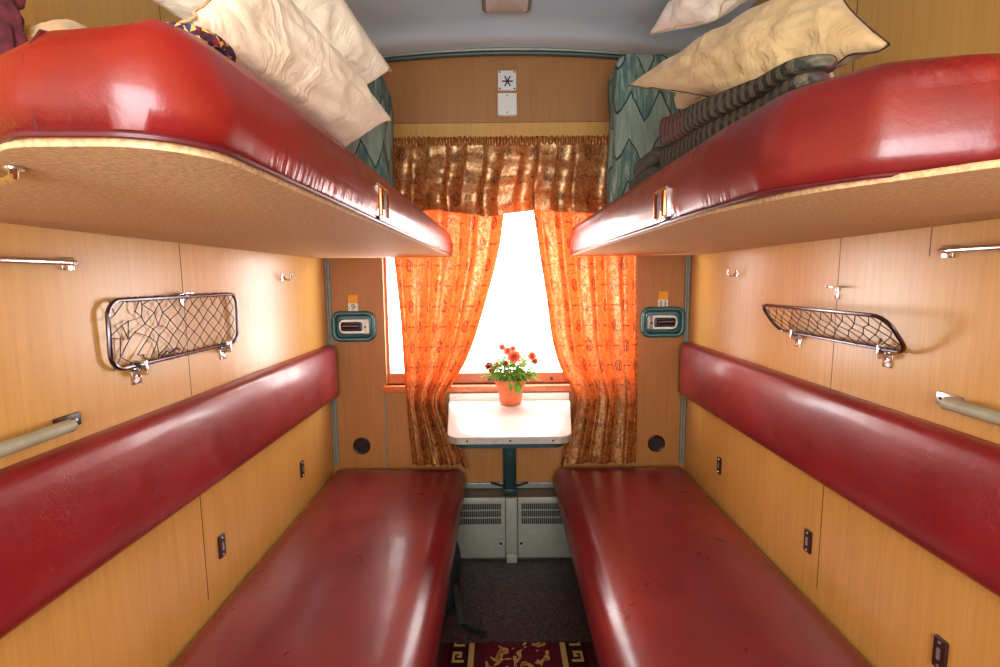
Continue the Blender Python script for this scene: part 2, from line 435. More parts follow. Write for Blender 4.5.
def rounded(w, h, r, cx=0, cy=0, seg=8):
    return fillet([(cx-w/2, cy-h/2, r), (cx+w/2, cy-h/2, r), (cx+w/2, cy+h/2, r), (cx-w/2, cy+h/2, r)], seg)
def lathe(bm, prof, c, n=28, axis='Z'):
    c = Vector(c); rings = []
    def P(r, h, a):
        x, y = r*math.cos(a), r*math.sin(a)
        return c + (Vector((x, y, h)) if axis == 'Z' else Vector((x, h, y)) if axis == 'Y' else Vector((h, x, y)))
    for r, h in prof: rings.append([bm.verts.new(P(r, h, 2*PI*k/n)) for k in range(n)])
    for A, Q in zip(rings, rings[1:]):
        for k in range(n): bm.faces.new((A[k], A[(k+1) % n], Q[(k+1) % n], Q[k]))
    if prof[0][0] > 1e-5: bm.faces.new(rings[0][::-1])
    if prof[-1][0] > 1e-5: bm.faces.new(rings[-1])
    bmesh.ops.remove_doubles(bm, verts=bm.verts[:], dist=1e-6)
    return bm
def ball(bm, c, r, sx=1, sy=1, sz=1, seg=12):
    r_ = bmesh.ops.create_uvsphere(bm, u_segments=seg, v_segments=seg//2+2, radius=r)['verts']
    for v in r_: v.co = Vector((v.co.x*sx, v.co.y*sy, v.co.z*sz))+Vector(c)
    return bm
def text_bm(s, size, F, ext=.0006):
    cu = bpy.data.curves.new('t', 'FONT'); cu.body = s; cu.size = size; cu.align_x = 'CENTER'; cu.align_y = 'CENTER'; cu.extrude = ext
    to = bpy.data.objects.new('t', cu); C.objects.link(to)
    dg = bpy.context.evaluated_depsgraph_get(); me = bpy.data.meshes.new_from_object(to.evaluated_get(dg))
    bm = B(); bm.from_mesh(me)
    for v in bm.verts: v.co = F(v.co.x, v.co.y, v.co.z)
    bpy.data.objects.remove(to); bpy.data.curves.remove(cu); bpy.data.meshes.remove(me); return bm

D = 2.32; HW = .875
# ------------------------------------------------------------ the room
for sd, nm in ((-1, 'wall_left'), (1, 'wall_right')):
    x = sd*HW
    w = struct(nm, box(B(), (min(x, x+sd*.05), -.95, 0), (max(x, x+sd*.05), D+.12, 2.40)), M_WALL)
    yy = 1.273 if sd < 0 else 1.302
    struct('panel_seam', box(B(), (min(x, x-sd*.0006), yy-.0008, .46), (max(x, x-sd*.0006), yy+.0008, 2.30)), M_BROWN, w)
    if sd > 0:
        struct('panel_seam', box(B(), (x-.0006, 1.03, 1.40), (x, 1.0315, 1.6)), M_BROWN, w)
# end wall round the window opening
bm = B(); wx = .60; z0, z1 = .845, 1.76
box(bm, (-HW, D, 0), (-wx, D+.12, 2.42)); box(bm, (wx, D, 0), (HW, D+.12, 2.42))
box(bm, (-wx, D, 0), (wx, D+.12, z0)); box(bm, (-wx, D, z1), (wx, D+.12, 2.42))
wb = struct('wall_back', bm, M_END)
struct('panel_seam', box(B(), (-.865, D-.0008, 2.078), (.865, D, 2.081)), M_BROWN, wb)
for z in (2.081,):
    struct('lower_panel', box(B(), (-.865, D-.004, 1.95), (.865, D, 2.078)), M_WALL, wb)
struct('wall_corridor', box(B(), (-HW, -1.0, 0), (HW, -.95, 2.40)), M_WALL)
struct('floor', box(B(), (-HW-.05, -1.0, -.05), (HW+.05, D+.12, 0)), M_FLOOR)
# arched ceiling
bm = B(); n = 24; ys = (-1.0, D+.12)
def ceil_z(x): return 2.392-.085*x*x
ra = [[bm.verts.new((-HW+2*HW*i/n, y, ceil_z(-HW+2*HW*i/n)+t)) for i in range(n+1)] for y in ys for t in (0, .05)]
for i in range(n):
    bm.faces.new((ra[0][i], ra[0][i+1], ra[2][i+1], ra[2][i])); bm.faces.new((ra[1][i+1], ra[1][i], ra[3][i], ra[3][i+1]))
    bm.faces.new((ra[0][i+1], ra[0][i], ra[1][i], ra[1][i+1])); bm.faces.new((ra[2][i], ra[2][i+1], ra[3][i+1], ra[3][i]))
bm.faces.new((ra[0][0], ra[2][0], ra[3][0], ra[1][0])); bm.faces.new((ra[0][n], ra[1][n], ra[3][n], ra[2][n]))
struct('ceiling', bm, M_CEIL, smooth=True)
struct('unseen_shade_board', box(B(), (-HW, -.95, 1.97), (HW, .34, 2.0)), M_WALL)  # unseen board, added to keep the near upper side walls in shade
# moulding along the ceiling edge
bm = B()
tube(bm, [(-HW+2*HW*i/n, D-.010, ceil_z(-HW+2*HW*i/n)-.012) for i in range(n+1)], .012, n=10)
o = struct('trim_1', bm, M_DKTRIM, smooth=True)
bm = B(); tube(bm, [(-HW+2*HW*i/n, D-.030, ceil_z(-HW+2*HW*i/n)-.004) for i in range(n+1)], .007, n=8)
struct('trim_2', bm, M_TRIM, smooth=True)
k = 3
for x, w, y, a, b in ((-.862, .012, D-.012, .44, 2.33), (.862, .012, D-.012, .44, 2.33)):
    bm = B(); box(bm, (x-w, y, a), (x-w+.008, D, b), .002); box(bm, (x+w-.012, y, a), (x+w-.002, D, b), .002)
    box(bm, (x-w, y+.008, a), (x+w, D, b)); struct('trim_%d' % k, bm, M_TRIM); k += 1
for x in (-.612, .628):
    struct('trim_%d' % k, box(B(), (x-.004, D-.006, .33), (x+.004, D, .80), .0015), M_TRIM); k += 1
struct('trim_%d' % k, box(B(), (-.50, D-.014, .315), (.52, D, .345), .004), M_TRIM); k += 1

# window
wroot = thing('window_1', (0, D+.06, z0), '', ''); del wroot['label']; del wroot['category']; wroot['kind'] = 'structure'
bm = B()
fy0, fy1 = D+.03, D+.075
box(bm, (-wx, fy0, z0), (wx, fy1, z0+.052), .004); box(bm, (-wx, fy0, z1-.05), (wx, fy1, z1), .004)
box(bm, (-wx, fy0, z0+.052), (-wx+.012, fy1, z1-.05)); box(bm, (wx-.012, fy0, z0+.052), (wx, fy1, z1-.05))
struct('window_frame', bm, M_WFRAME, wroot)
struct('window_glass', box(B(), (-wx+.012, D+.05, z0+.052), (wx-.012, D+.054, z1-.05)), M_GLASS, wroot)
struct('window_sill', box(B(), (-.615, D-.028, .812), (.615, D+.03, .845), .006), M_WFRAME, wroot, smooth=True)
for x in (-.095, .215): struct('frame_screw', lathe(B(), [(0, -.003), (.008, -.003), (.008, .002), (0, .002)], (x, fy0-.001, .866), 12, 'Y'), M_DARK, wroot)

# ------------------------------------------------------------ lower seats
def seat(sd):
    side = 'left' if sd < 0 else 'right'
    where = 'below the wall with the net rack folded flat' if sd < 0 else 'below the wall with the net rack tipped open'
    r = thing('lower_berth', (sd*.56, 1.3, 0), 'long dark red leather bench seat '+where, 'bench', 'lower berth seats')
    o = densify(fillet([(sd*.868, .30, .02), (sd*.212, .30, .05), (sd*.212, 2.292, .05), (sd*.868, 2.292, .02)], 8), .05)
    prof = [(.020, .335), (.004, .343), (-.002, .37), (.001, .388), (.008, .411), (.022, .430), (.045, .443), (.08, .451), (.13, .455), (.2, .457)]
    obj('seat_cushion', loft(B(), o, prof), M_SEAT, r, angle=60)
    bm = B(); box(bm, (min(sd*.872, sd*.30), .32, .0), (max(sd*.872, sd*.30), 2.17, .335), .006)
    obj('storage_box', bm, M_BROWN, r)
    return r
seat(-1); seat(1)
# ------------------------------------------------------------ backrests
def backrest(sd):
    side = 'net rack folded flat' if sd < 0 else 'tipped open net rack'
    def F(a, b, h): return Vector((sd*(HW-.002-h), a, b))
    o = densify(fillet([(.42, .790, .02), (2.302, .790, .012), (2.302, 1.052, .018), (.42, 1.052, .02)], 6), .04)
    bm = loft(B(), o, [(0, 0), (0, .012), (.002, .026), (.008, .038), (.02, .047), (.045, .053), (.08, .056), (.12, .057)], F)
    o = obj('padded_backrest', bm, M_BACK, angle=60)
    tag(o, 'long crackled red leather backrest pad on the wall under the '+side, 'backrest', 'wall backrest pads')
backrest(-1); backrest(1)
# ------------------------------------------------------------ upper bunks
LB = [(-.868, .60, .03), (-.50, .448, .08), (-.405, .364, .07), (-.262, .366, .085), (-.248, 2.195, .04), (-.868, 2.195, .02)]
LM = [(-.868, 1.05, .03), (-.60, .72, .10), (-.495, .53, .05), (-.462, .410, .05), (-.385, .360, .05), (-.262, .366, .085), (-.248, 2.195, .04), (-.868, 2.195, .02)]
RB = [(.868, .44, .03), (.56, .405, .10), (.440, .450, .12), (.335, .60, .25), (.294, .80, .40), (.276, 2.195, .04), (.868, 2.195, .02)]
RM = [(.868, .58, .03), (.60, .525, .10), (.475, .500, .06), (.375, .538, .06), (.306, .625, .10), (.294, .80, .20), (.276, 2.195, .04), (.868, 2.195, .02)]
def bunk(sd, P, PM):
    lab = 'upper bunk with glossy red mattress carrying the pile of cream pillows' if sd < 0 else 'upper bunk with glossy red mattress carrying the folded plaid blanket and two pillows'
    r = thing('upper_berth', (sd*.56, 1.3, 1.46), lab, 'bunk', 'upper berths')
    o = densify(fillet(P, 16), .02)
    obj('bunk_board', loft(B(), o, [(.006, 1.46), (.004, 1.4605), (.004, 1.466), (.006, 1.468)]), M_UNDER, r)
    T = .108 if sd < 0 else .132
    o = densify(fillet(PM, 16), .02)
    prof = [(.010, 1.468), (.001, 1.472), (-.004, 1.49), (-.005, 1.505), (-.002, 1.468+T*.5), (.004, 1.468+T*.74), (.013, 1.468+T*.89), (.028, 1.468+T*.96), (.055, 1.468+T*.99), (.08, 1.468+T)]
    def wf(p):
        t = min(1, max(0, (.56-p.y)/.16)) if sd < 0 else min(1, max(0, (.60-p.y)/.14))
        w = min(1, max(0, (abs(p.x)-.285)/.12)) if sd < 0 else min(1, max(0, (abs(p.x)-.40)/.12))
        return 1+t*(1.2+4.6*w) if sd < 0 else 1+t*(.2+.9*w)
    obj('bunk_mattress', loft(B(), o, prof, wf=wf), M_BUNK, r, angle=60)
    # piping at the board
    pip = densify(fillet(PM, 16), .02); N = len(pip)
    bm = B(); tube(bm, [(p.x, p.y, 1.4675) for p in pip], .0026, closed=True, n=6)
    obj('piping', bm, M_PIPE, r)
    # vertical seam round the nose
    px, py = (-.372, .3625) if sd < 0 else (.520, .5095)
    dx, dy = (.3, -.95) if sd < 0 else (0, -1)
    sf = wf(Vector((px, py)))
    bm = B(); tube(bm, [(px-dx*(i+(sf-1)*min(max(i, 0), .03)), py-dy*(i+(sf-1)*min(max(i, 0), .03)), z) for i, z in [(0.001, 1.470), (-.0035, 1.49), (-.0055, 1.505), (-.003, 1.52), (.004, 1.468+T*.74), (.013, 1.468+T*.89), (.028, 1.468+T*.965)][:6 if sd < 0 else 7]], .0016, n=6)
    obj('seam', bm, M_PIPE, r)
    # latch on the side
    xi = sd*(.262 if sd < 0 else .292) - sd*.004; yc = .925 if sd < 0 else .975
    def F(a, b, h): return Vector((xi-sd*h, yc+a, 1.503+b))
    lt = obj('berth_latch', loft(B(), rounded(.074, .064, .006), [(0, -.004), (0, .004), (.002, .006)], F), M_CHROME, r)
    bm = B(); loft(bm, rounded(.018, .050, .003, 0.004, 0), [(0, .005), (0, .0075)], F)
    obj('latch_slot', bm, M_DARK, lt)
    for cx, ww in ((-.020, .020), (.024, .014)): obj('latch_bar', loft(B(), rounded(ww, .052, .003, cx, 0), [(0, .005), (0, .0085), (.002, .0095)], F), M_LATCHREFL, lt)
    bm = B(); loft(bm, rounded(.005, .020, .002, -.018, -.004), [(0, .008), (0, .0105)], F)
    obj('latch_hole', bm, M_DARK, lt)
    # small stitched tag near the window end
    bm = B(); yt = 1.95 if sd < 0 else 1.93
    for q in (0, .012): box(bm, (xi-.0006, yt+q, 1.492), (xi+.0012, yt+q+.0018, 1.532)) if sd > 0 else box(bm, (xi-.0012, yt+q, 1.492), (xi+.0006, yt+q+.0018, 1.532))
    obj('stitched_tag', bm, M_PIPE, r)
    if sd < 0:
        bm = B(); tube(bm, [(-.452, .425, 1.46), (-.455, .427, 1.452), (-.468, .432, 1.449), (-.480, .437, 1.452), (-.483, .439, 1.46)], .0035, n=8)
        lathe(bm, [(0, 0), (.007, 0), (.007, .002), (0, .003)], (-.452, .425, 1.457), 12)
        obj('catch', bm, M_CHROME, r)
bunk(-1, LB, LM); bunk(1, RB, RM)

# ------------------------------------------------------------ ceiling light
r = thing('ceiling_vent', (0, 1.79, 2.37), 'pale grey rectangular unit with rounded corners on the blue grey ceiling', 'ceiling light')
bm = loft(B(), rounded(.185, .34, .022, -.003, 1.79), [(0, 2.395), (0, 2.372), (.004, 2.368)]); obj('housing', bm, M_TRIM, r)
bm = loft(B(), rounded(.155, .31, .015, -.003, 1.79), [(0, 2.369), (0, 2.363), (.006, 2.360)]); obj('cover', bm, M_WHITE, r)

# ------------------------------------------------------------ end wall fittings
def E2(x0, z0_): return lambda a, b, h: Vector((x0+a, D-h, z0_+b))
F = E2(.003, 2.262)
r = thing('speaker_plate', (.003, D, 2.216), 'square white plate with a dark star cut-out and four screws, high above the curtains', 'speaker')
obj('plate', loft(B(), rounded(.084, .086, .006), [(0, 0), (0, .008), (.002, .010)], F), M_WHITE, r)
bm = B()
for a in (0, 60, 120):
    c, s = math.cos(math.radians(a)), math.sin(math.radians(a)); L = .025
    vs = [F(x*c-y*s+.002, x*s+y*c-.004, .0115) for x, y in ((-L, -.003), (L, -.003), (L, .003), (-L, .003))]
    vb = [v+Vector((0, .003, 0)) for v in vs]
    A = [bm.verts.new(v) for v in vs]; Q = [bm.verts.new(v) for v in vb]
    bm.faces.new(A); bm.faces.new(Q[::-1])
    for i in range(4): bm.faces.new((A[i], A[(i+1) % 4], Q[(i+1) % 4], Q[i]))
obj('star_opening', bm, M_DARK, r)
for a, b in ((-.033, .036), (.033, .036), (-.033, -.036), (.033, -.036)):
    bm = lathe(B(), [(0, 0), (.0042, 0), (.003, -.002), (0, -.002)], F(a, b, .010), 10, 'Y'); obj('screw', bm, M_DARK, r)
F = E2(.003, 2.155)
r = thing('junction_box', (.003, D, 2.106), 'blank white square box below the plate with the dark star', 'junction box')
obj('cover', loft(B(), rounded(.088, .098, .004), [(0, 0), (0, .018), (.003, .021)], F), M_WHITE, r)
for b in (.038, -.036):
    obj('screw', lathe(B(), [(0, 0), (.0035, 0), (.0025, -.0015), (0, -.0015)], F(0, b, .021), 10, 'Y'), M_DARK, r)

def reading_lamp(sd):
    x = sd*.748; F = E2(x, 1.138 if sd < 0 else 1.146); num = '9' if sd < 0 else '11'
    r = thing('reading_lamp', (x, D, 1.06), 'teal recessed reading lamp under the seat tag '+('nine' if sd < 0 else 'eleven')+' beside the window', 'lamp', 'reading lamps')
    m = -sd
    o = rounded(.214, .150, .045)
    fr = loft(B(), o, [(0, 0), (0, .012), (.004, .018), (.010, .020), (.018, .018), (.024, .008), (.026, .002)], F, caps=False)
    obj('bezel', fr, M_TEAL, r)
    obj('recess', loft(B(), rounded(.168, .104, .030), [(0, .001), (0, .003), (.004, .004)], F), M_TEAL, r)
    obj('reflector', loft(B(), rounded(.150, .072, .030, m*.004, 0), [(0, .004), (.0, .010), (.003, .013), (.008, .013)], F), M_STEEL, r)
    obj('lamp_window', loft(B(), rounded(.104, .046, .012, -m*.008, 0), [(0, .012), (0, .0145), (.003, .0155)], F), M_DARK, r)
    bm = B(); tube(bm, [F(-m*.008-.040, .002, .018), F(-m*.008+.040, .002, .018)], .011, n=12); obj('bulb_tube', bm, M_ROD, r)
    obj('end_cap', loft(B(), rounded(.026, .070, .008, m*.064, 0), [(0, .012), (0, .016), (.003, .018)], F), M_WHITE if sd < 0 else M_HEAT, r)
    obj('screw', lathe(B(), [(0, 0), (.005, 0), (.004, -.002), (0, -.002)], F(m*.058, -.002, .018), 10, 'Y'), M_DARK, r)
    F2 = E2(x-.0, 1.250 if sd < 0 else 1.254)
    r2 = thing('seat_number_tag', (x, D, 1.212), 'small yellow and white seat number tag reading '+num+' above the teal lamp', 'sign', 'seat number tags')
    bm = B(); loft(bm, rounded(.048, .040, .001, 0, -.020), [(0, 0), (0, .003)], F2); obj('number_plate', bm, M_WHITE, r2)
    bm = B(); loft(bm, rounded(.046, .040, .001, 0, .020), [(0, 0), (0, .003)], F2); obj('yellow_plate', bm, M_YEL, r2)
    obj('numeral', text_bm(num, .040, lambda a, b, h: F2(a, b-.020, .0035+h)), M_INK, r2)
    for a in (-.019, .019): obj('rivet', lathe(B(), [(0, 0), (.0022, 0), (.002, -.001), (0, -.001)], F2(a, -.020, .003), 8, 'Y'), M_INK, r2)
    # round vent
    F3 = E2(sd*.735, .538)
    r3 = thing('round_vent', (sd*.735, D, .50), 'small round dark vent low on the end wall under the '+('seat tag nine lamp' if sd < 0 else 'seat tag eleven lamp'), 'vent', 'round vents')
    obj('rim', lathe(B(), [(.043, 0), (.043, -.006), (.038, -.010), (.033, -.007), (.033, 0)], (sd*.735, D, .538), 32, 'Y'), M_BROWN, r3)
    obj('disc', lathe(B(), [(0, -.001), (.0335, -.001), (.0335, -.004), (0, -.004)], (sd*.735, D, .538), 32, 'Y'), M_DARK, r3)
    bm = B()
    for k in range(-3, 4):
        L = math.sqrt(.031**2-(k*.009)**2); c, s = math.cos(.6), math.sin(.6)
        tube(bm, [F3(-L*c-k*.009*s, -L*s+k*.009*c, .006), F3(L*c-k*.009*s, L*s+k*.009*c, .006)], .0022, n=6)
    obj('grille', bm, M_BROWN, r3)
reading_lamp(-1); reading_lamp(1)

# ------------------------------------------------------------ heater casing
hy = 2.20
r = thing('heater_casing', (.02, 2.26, 0), 'grey metal heater casing with two vent grilles under the table', 'heater')
bm = B(); box(bm, (-.50, hy+.012, 0), (.52, D, .312)); obj('body', bm, M_HEATTOP, r)
def panel(x0, x1, gx0, gx1, kx):
    p = obj('front_panel', box(B(), (x0, hy, .012), (x1, hy+.012, .316), .003), M_HEAT, r)
    bm = box(B(), (gx0, hy-.002, .185), (gx1, hy, .292)); obj('grille_opening', bm, M_DARK, p)
    bm = B(); n = int((gx1-gx0)/.0098)
    for i in range(n+1):
        x = gx0+(gx1-gx0)*i/n; box(bm, (x-.0012, hy-.006, .183), (x+.0012, hy-.001, .294))
    for z in (.183, .219, .256, .292): box(bm, (gx0-.003, hy-.0065, z-.0025), (gx1+.003, hy-.001, z+.0025))
    obj('grille', bm, M_HEAT, p)
    bm = lathe(B(), [(0, -.004), (.007, -.004), (.009, 0), (0, 0)], (kx, hy, .085), 14, 'Y'); obj('lock', bm, M_DARK, p)
    ol = fillet([(kx-.011, .085, .006), (kx, .062, .004), (kx+.011, .085, .006), (kx, .108, .004)], 5)
    bm = loft(B(), ol, [(0, 0), (0, .002)], lambda a, b, h: Vector((a, hy-h, b))); obj('escutcheon', bm, M_STEEL, p)
panel(-.44, -.022, -.255, -.042, -.045); panel(.040, .46, .055, .300, .055)
bm = B(); box(bm, (-.020, hy-.012, .035), (.036, hy+.012, .318), .004); box(bm, (-.018, hy-.030, 0), (.034, hy+.01, .045), .004)
obj('centre_post', bm, M_HEAT, r)

# ------------------------------------------------------------ table
TZ = .775
r = thing('folding_table', (0, 2.26, .33), 'small white tabletop with metal edge under the window', 'table')
ol = fillet([(-.288, 2.245, 0), (-.240, 1.735, .055), (.226, 1.735, .055), (.294, 2.245, 0)], 10)
tt = obj('tabletop', loft(B(), ol, [(.004, TZ-.016), (.003, TZ-.004), (.003, TZ-.001), (.006, TZ)]), M_TABLE, r)
bm = loft(B(), ol, [(.006, TZ-.030), (0, TZ-.028), (0, TZ-.004), (.003, TZ-.003)]); obj('edge_band', bm, M_TEDGE, r)
ol2 = fillet([(-.27, 2.24, 0), (-.21, 1.765, .05), (.20, 1.765, .05), (.275, 2.24, 0)], 8)
obj('underframe', loft(B(), ol2, [(0, TZ-.055), (0, TZ-.030)]), M_DTEAL, r)
bm = B(); box(bm, (-.288, 2.25, TZ-.02), (.294, 2.292, TZ+.0), .002); box(bm, (-.288, 2.288, TZ-.02), (.294, 2.319, TZ+.033), .002)
obj('rear_ledge', bm, M_TABLE, r)
for x in (-.165, -.004, .157):
    bm = lathe(B(), [(0, 0), (.0045, 0), (.0035, -.002), (0, -.002)], (x, 1.7352, TZ-.016), 10, 'Y'); obj('edge_screw', bm, M_DARK, r)
bm = B(); box(bm, (-.022, 2.235, .335), (.026, 2.262, TZ-.05), .004); box(bm, (-.030, 2.262, .33), (-.016, 2.30, TZ-.06), .003); box(bm, (.020, 2.262, .33), (.034, 2.30, TZ-.06), .003)
lg = obj('support_leg', bm, M_DTEAL, r)
bm = B(); box(bm, (-.010, 2.222, .52), (.014, 2.236, .72), .003); tube(bm, [(.002, 2.22, .60), (.002, 2.214, .585), (.002, 2.214, .555), (.002, 2.22, .54)], .004, n=6)
obj('slide', bm, M_TEAL, lg)
bm = B(); tube(bm, [(-.09, 2.29, .352), (-.02, 2.25, .35)], .006, n=6); tube(bm, [(.09, 2.29, .352), (.022, 2.25, .35)], .006, n=6); box(bm, (-.03, 2.225, .318), (.035, 2.29, .345), .003)
obj('foot_bracket', bm, M_DTEAL, r)

# ------------------------------------------------------------ potted flowers
pc = Vector((.008, 2.222, TZ+.0005))
r = thing('potted_flower', pc, 'terracotta pot of coral flowers and light green leaves on the white table', 'potted plant')
pot = lathe(B(), [(0, .001), (.047, .001), (.050, .006), (.062, .088), (.069, .089), (.071, .094), (.072, .116), (.070, .119), (.064, .118), (.060, .104), (0, .102)], pc, 36)
obj('pot', pot, M_POT, r)
obj('soil', lathe(B(), [(0, .110), (.061, .106), (.061, .10), (0, .10)], pc, 24), M_SOIL, r)
rnd = random.Random(3)
def leaf(bm, p, d, L, w):
    d = Vector(d).normalized(); s = d.cross(Vector((0, 0, 1)))
    if s.length < .1: s = Vector((1, 0, 0))
    s.normalize(); nn = s.cross(d)
    prof = [(0, .05), (.2, .6), (.45, 1), (.75, .7), (1, .04)]; rows_ = []
    for t, q in prof:
        c = p+d*L*t - Vector((0, 0, 1))*(L*t*t*.35)
        rows_.append([bm.verts.new(c-s*w*q*.5+nn*w*.12*q), bm.verts.new(c), bm.verts.new(c+s*w*q*.5+nn*w*.12*q)])
    for a, b in zip(rows_, rows_[1:]):
        bm.faces.new((a[0], a[1], b[1], b[0])); bm.faces.new((a[1], a[2], b[2], b[1]))
stems = B(); leaves = B()
top = pc+Vector((0, 0, .105))
tips = [(-.100, -.01, .075), (-.036, .0, .165), (.010, -.03, .140), (.030, -.045, .112), (.105, .0, .125), (-.005, .02, .172), (-.07, .01, .12), (.07, .02, .10), (.095, .02, .085), (-.055, -.02, .06), (.05, .03, .16)]
for t_ in tips:
    e = top+Vector(t_); m_ = top.lerp(e, .5)+Vector((0, 0, .02))
    tube(stems, [top+Vector((t_[0]*.1, t_[1]*.1, -.004)), m_, e], .0015, n=5)
for i in range(400):
    a = rnd.uniform(0, 2*PI); rad = rnd.uniform(.01, .098); h = rnd.uniform(.012, .14)*(1-.35*rad/.1)
    p = top+Vector((rad*math.cos(a)*1.12, rad*math.sin(a)*.75, h))
    leaf(leaves, p, (math.cos(a)+rnd.uniform(-.5, .5), math.sin(a)+rnd.uniform(-.5, .5), rnd.uniform(-.2, .8)), rnd.uniform(.028, .050), rnd.uniform(.014, .024))
for x, z in ((.022, .0), (-.004, .016), (.036, -.002)): leaf(leaves, top+Vector((x, -.062, z+.02)), (0.1, -.35, -1), .052, .024)
obj('stems', stems, M_LEAF, r); obj('leaves', leaves, M_LEAF, r, smooth=False)
def bloom(c, R, mat):
    bm = B()
    for ring, (n_, tilt, rr) in enumerate(((9, .25, 1.0), (7, .75, .75), (5, 1.2, .5))):
        for k_ in range(n_):
            a = 2*PI*k_/n_+ring*.5; d = Vector((math.cos(a)*math.cos(tilt), -math.sin(tilt), math.sin(a)*math.cos(tilt)))
            s = Vector((-math.sin(a), 0, math.cos(a))); P0 = c+Vector((0, -.003*ring, 0)); L = R*rr
            q = [P0, P0+d*L*.55+s*L*.36, P0+d*L+s*L*.2, P0+d*L-s*L*.2, P0+d*L*.55-s*L*.36]
            bm.faces.new([bm.verts.new(v) for v in q])
    obj('flower', bm, mat, r, smooth=False)
for (t_, R, mt) in (((.016, -.055, .128), .034, M_FLOWER), ((-.038, -.01, .165), .017, M_FLOWER), ((-.012, -.03, .150), .020, M_FLOWER), ((-.100, -.02, .078), .020, M_FLOWERD), ((-.088, -.03, .058), .016, M_FLOWERD),
                    ((.100, -.02, .125), .022, M_FLOWER), ((.112, -.01, .100), .018, M_FLOWER), ((-.022, -.05, .095), .014, M_FLOWERD), ((.012, -.02, .158), .016, M_FLOWER), ((-.065, -.03, .085), .013, M_FLOWERD), ((.055, -.03, .085), .014, M_FLOWER)):
    bloom(top+Vector(t_), R, mt)

# ------------------------------------------------------------ curtains
def interp(tab, z):
    for (za, xa), (zb, xb) in zip(tab, tab[1:]):
        if za >= z >= zb: t = (za-z)/(za-zb); t = t; return xa+(xb-xa)*t
    return tab[-1][1] if z < tab[-1][0] else tab[0][1]
def smooth_tab(tab):
    # Catmull-Rom resample
    out = []; T = [tab[0]]+tab+[tab[-1]]
    for i in range(1, len(T)-2):
        p0, p1, p2, p3 = T[i-1:i+3]
        for k_ in range(12):
            t = k_/12; f = lambda j: .5*((2*p1[j])+(-p0[j]+p2[j])*t+(2*p0[j]-5*p1[j]+4*p2[j]-p3[j])*t*t+(-p0[j]+3*p1[j]-3*p2[j]+p3[j])*t**3)
            out.append((f(0), f(1)))
    return out+[tab[-1]]
def drape(name, L, R, zt, zb, y0, folds, amp, mat, cw, seed, zbf=None, nu=150, nv=110, amp_bot=None, thick=.0):
    L = smooth_tab(L); R = smooth_tab(R); bm = B(); g = []; uvl = {}
    rs = random.Random(seed); ph = [rs.uniform(0, 2*PI) for _ in range(6)]
    for j in range(nv+1):
        v = j/nv; row = []
        for i in range(nu+1):
            u = i/nu
            zend = zb if zbf is None else zbf(u)
            z = zt+(zend-zt)*v
            xl, xr = interp(L, z), interp(R, z)
            uu = u+.012*math.sin(5*v+ph[4])*math.sin(PI*u)
            f = math.sin(2*PI*folds*uu+ph[0]+.5*math.sin(2.2*v+ph[5]))
            f2 = math.sin(2*PI*folds*1.9*uu+ph[1]+1.3*v); a = amp*(1+.25*math.sin(3*v+ph[2]))
            if amp_bot: a = amp+(amp_bot-amp)*v
            n_ = noise.noise(Vector((u*6, v*5, seed)))*.012
            y = y0+a*(f*.75+f2*.3)+n_
            x = xl+(xr-xl)*(u+.25/folds/6.28*math.sin(4*PI*folds*uu))
            vt = bm.verts.new((x, y, z)); uvl[vt] = (u*cw+seed*.13, z); row.append(vt)
        g.append(row)
    uv = bm.loops.layers.uv.new('UVMap')
    for j in range(nv):
        for i in range(nu):
            f = bm.faces.new((g[j][i], g[j][i+1], g[j+1][i+1], g[j+1][i]))
            for lp in f.loops: lp[uv].uv = uvl[lp.vert]
    return bm
cl = drape('curtain', [(1.95, -.545), (1.60, -.545), (1.44, -.524), (1.13, -.503), (.80, -.490), (.47, -.470)],
           [(1.95, .02), (1.65, -.022), (1.45, -.055), (1.17, -.135), (1.0, -.195), (.88, -.262), (.81, -.306), (.74, -.304), (.62, -.258), (.42, -.190)],
           1.95, .45, 2.238, 3.6, .016, M_CURT, .86, 1, zbf=lambda u: .466-.022*max(0, (u-.90)/.10))
o = obj('curtain', cl, M_CURT, angle=180); tag(o, 'orange satin curtain gathered on the same side as seat tag nine', 'curtain', 'long window curtains')
cr = drape('curtain', [(1.95, .07), (1.65, .120), (1.45, .150), (1.26, .180), (1.08, .205), (.94, .246), (.81, .314), (.74, .312), (.62, .285), (.38, .235)],
           [(1.95, .50), (1.66, .60), (1.43, .602), (1.12, .615), (.8, .618), (.47, .618)],
           1.95, .45, 2.240, 3.4, .016, M_CURT, .80, 2, zbf=lambda u: .448+.020*min(1, u/.1))
o = obj('curtain', cr, M_CURT, angle=180); tag(o, 'orange satin curtain gathered on the same side as seat tag eleven', 'curtain', 'long window curtains')
r = thing('valance', (-.03, 2.16, 1.66), 'short gold brown satin valance gathered across the top of the window', 'valance')
va = drape('valance', [(2.02, -.540), (1.63, -.550)], [(2.02, .480), (1.63, .480)], 1.945, 1.64, 2.168, 6.5, .008, M_VAL, 1.5, 3,
           zbf=lambda u: 1.650+.03*max(0, abs(u-.5)*2-.5)-.012*math.cos(u*14), nu=240, nv=50, amp_bot=.020)
obj('valance_cloth', va, M_VAL, r, angle=180)
bm = B(); nu = 420; g = []; uvl = {}
for j in range(9):
    row = []
    for i in range(nu+1):
        u = i/nu; v = j/8; x = -.540+1.020*u
        y = 2.160+.010*math.sin(u*2*PI*46+2*math.sin(u*31))*(1-.3*v)-.004*math.sin(v*PI)
        z = 1.972-.035*v+.004*math.sin(u*2*PI*46+1)*(1-v)
        vt = bm.verts.new((x, y, z)); uvl[vt] = (u*2.2, z); row.append(vt)
    g.append(row)
uv = bm.loops.layers.uv.new('UVMap')
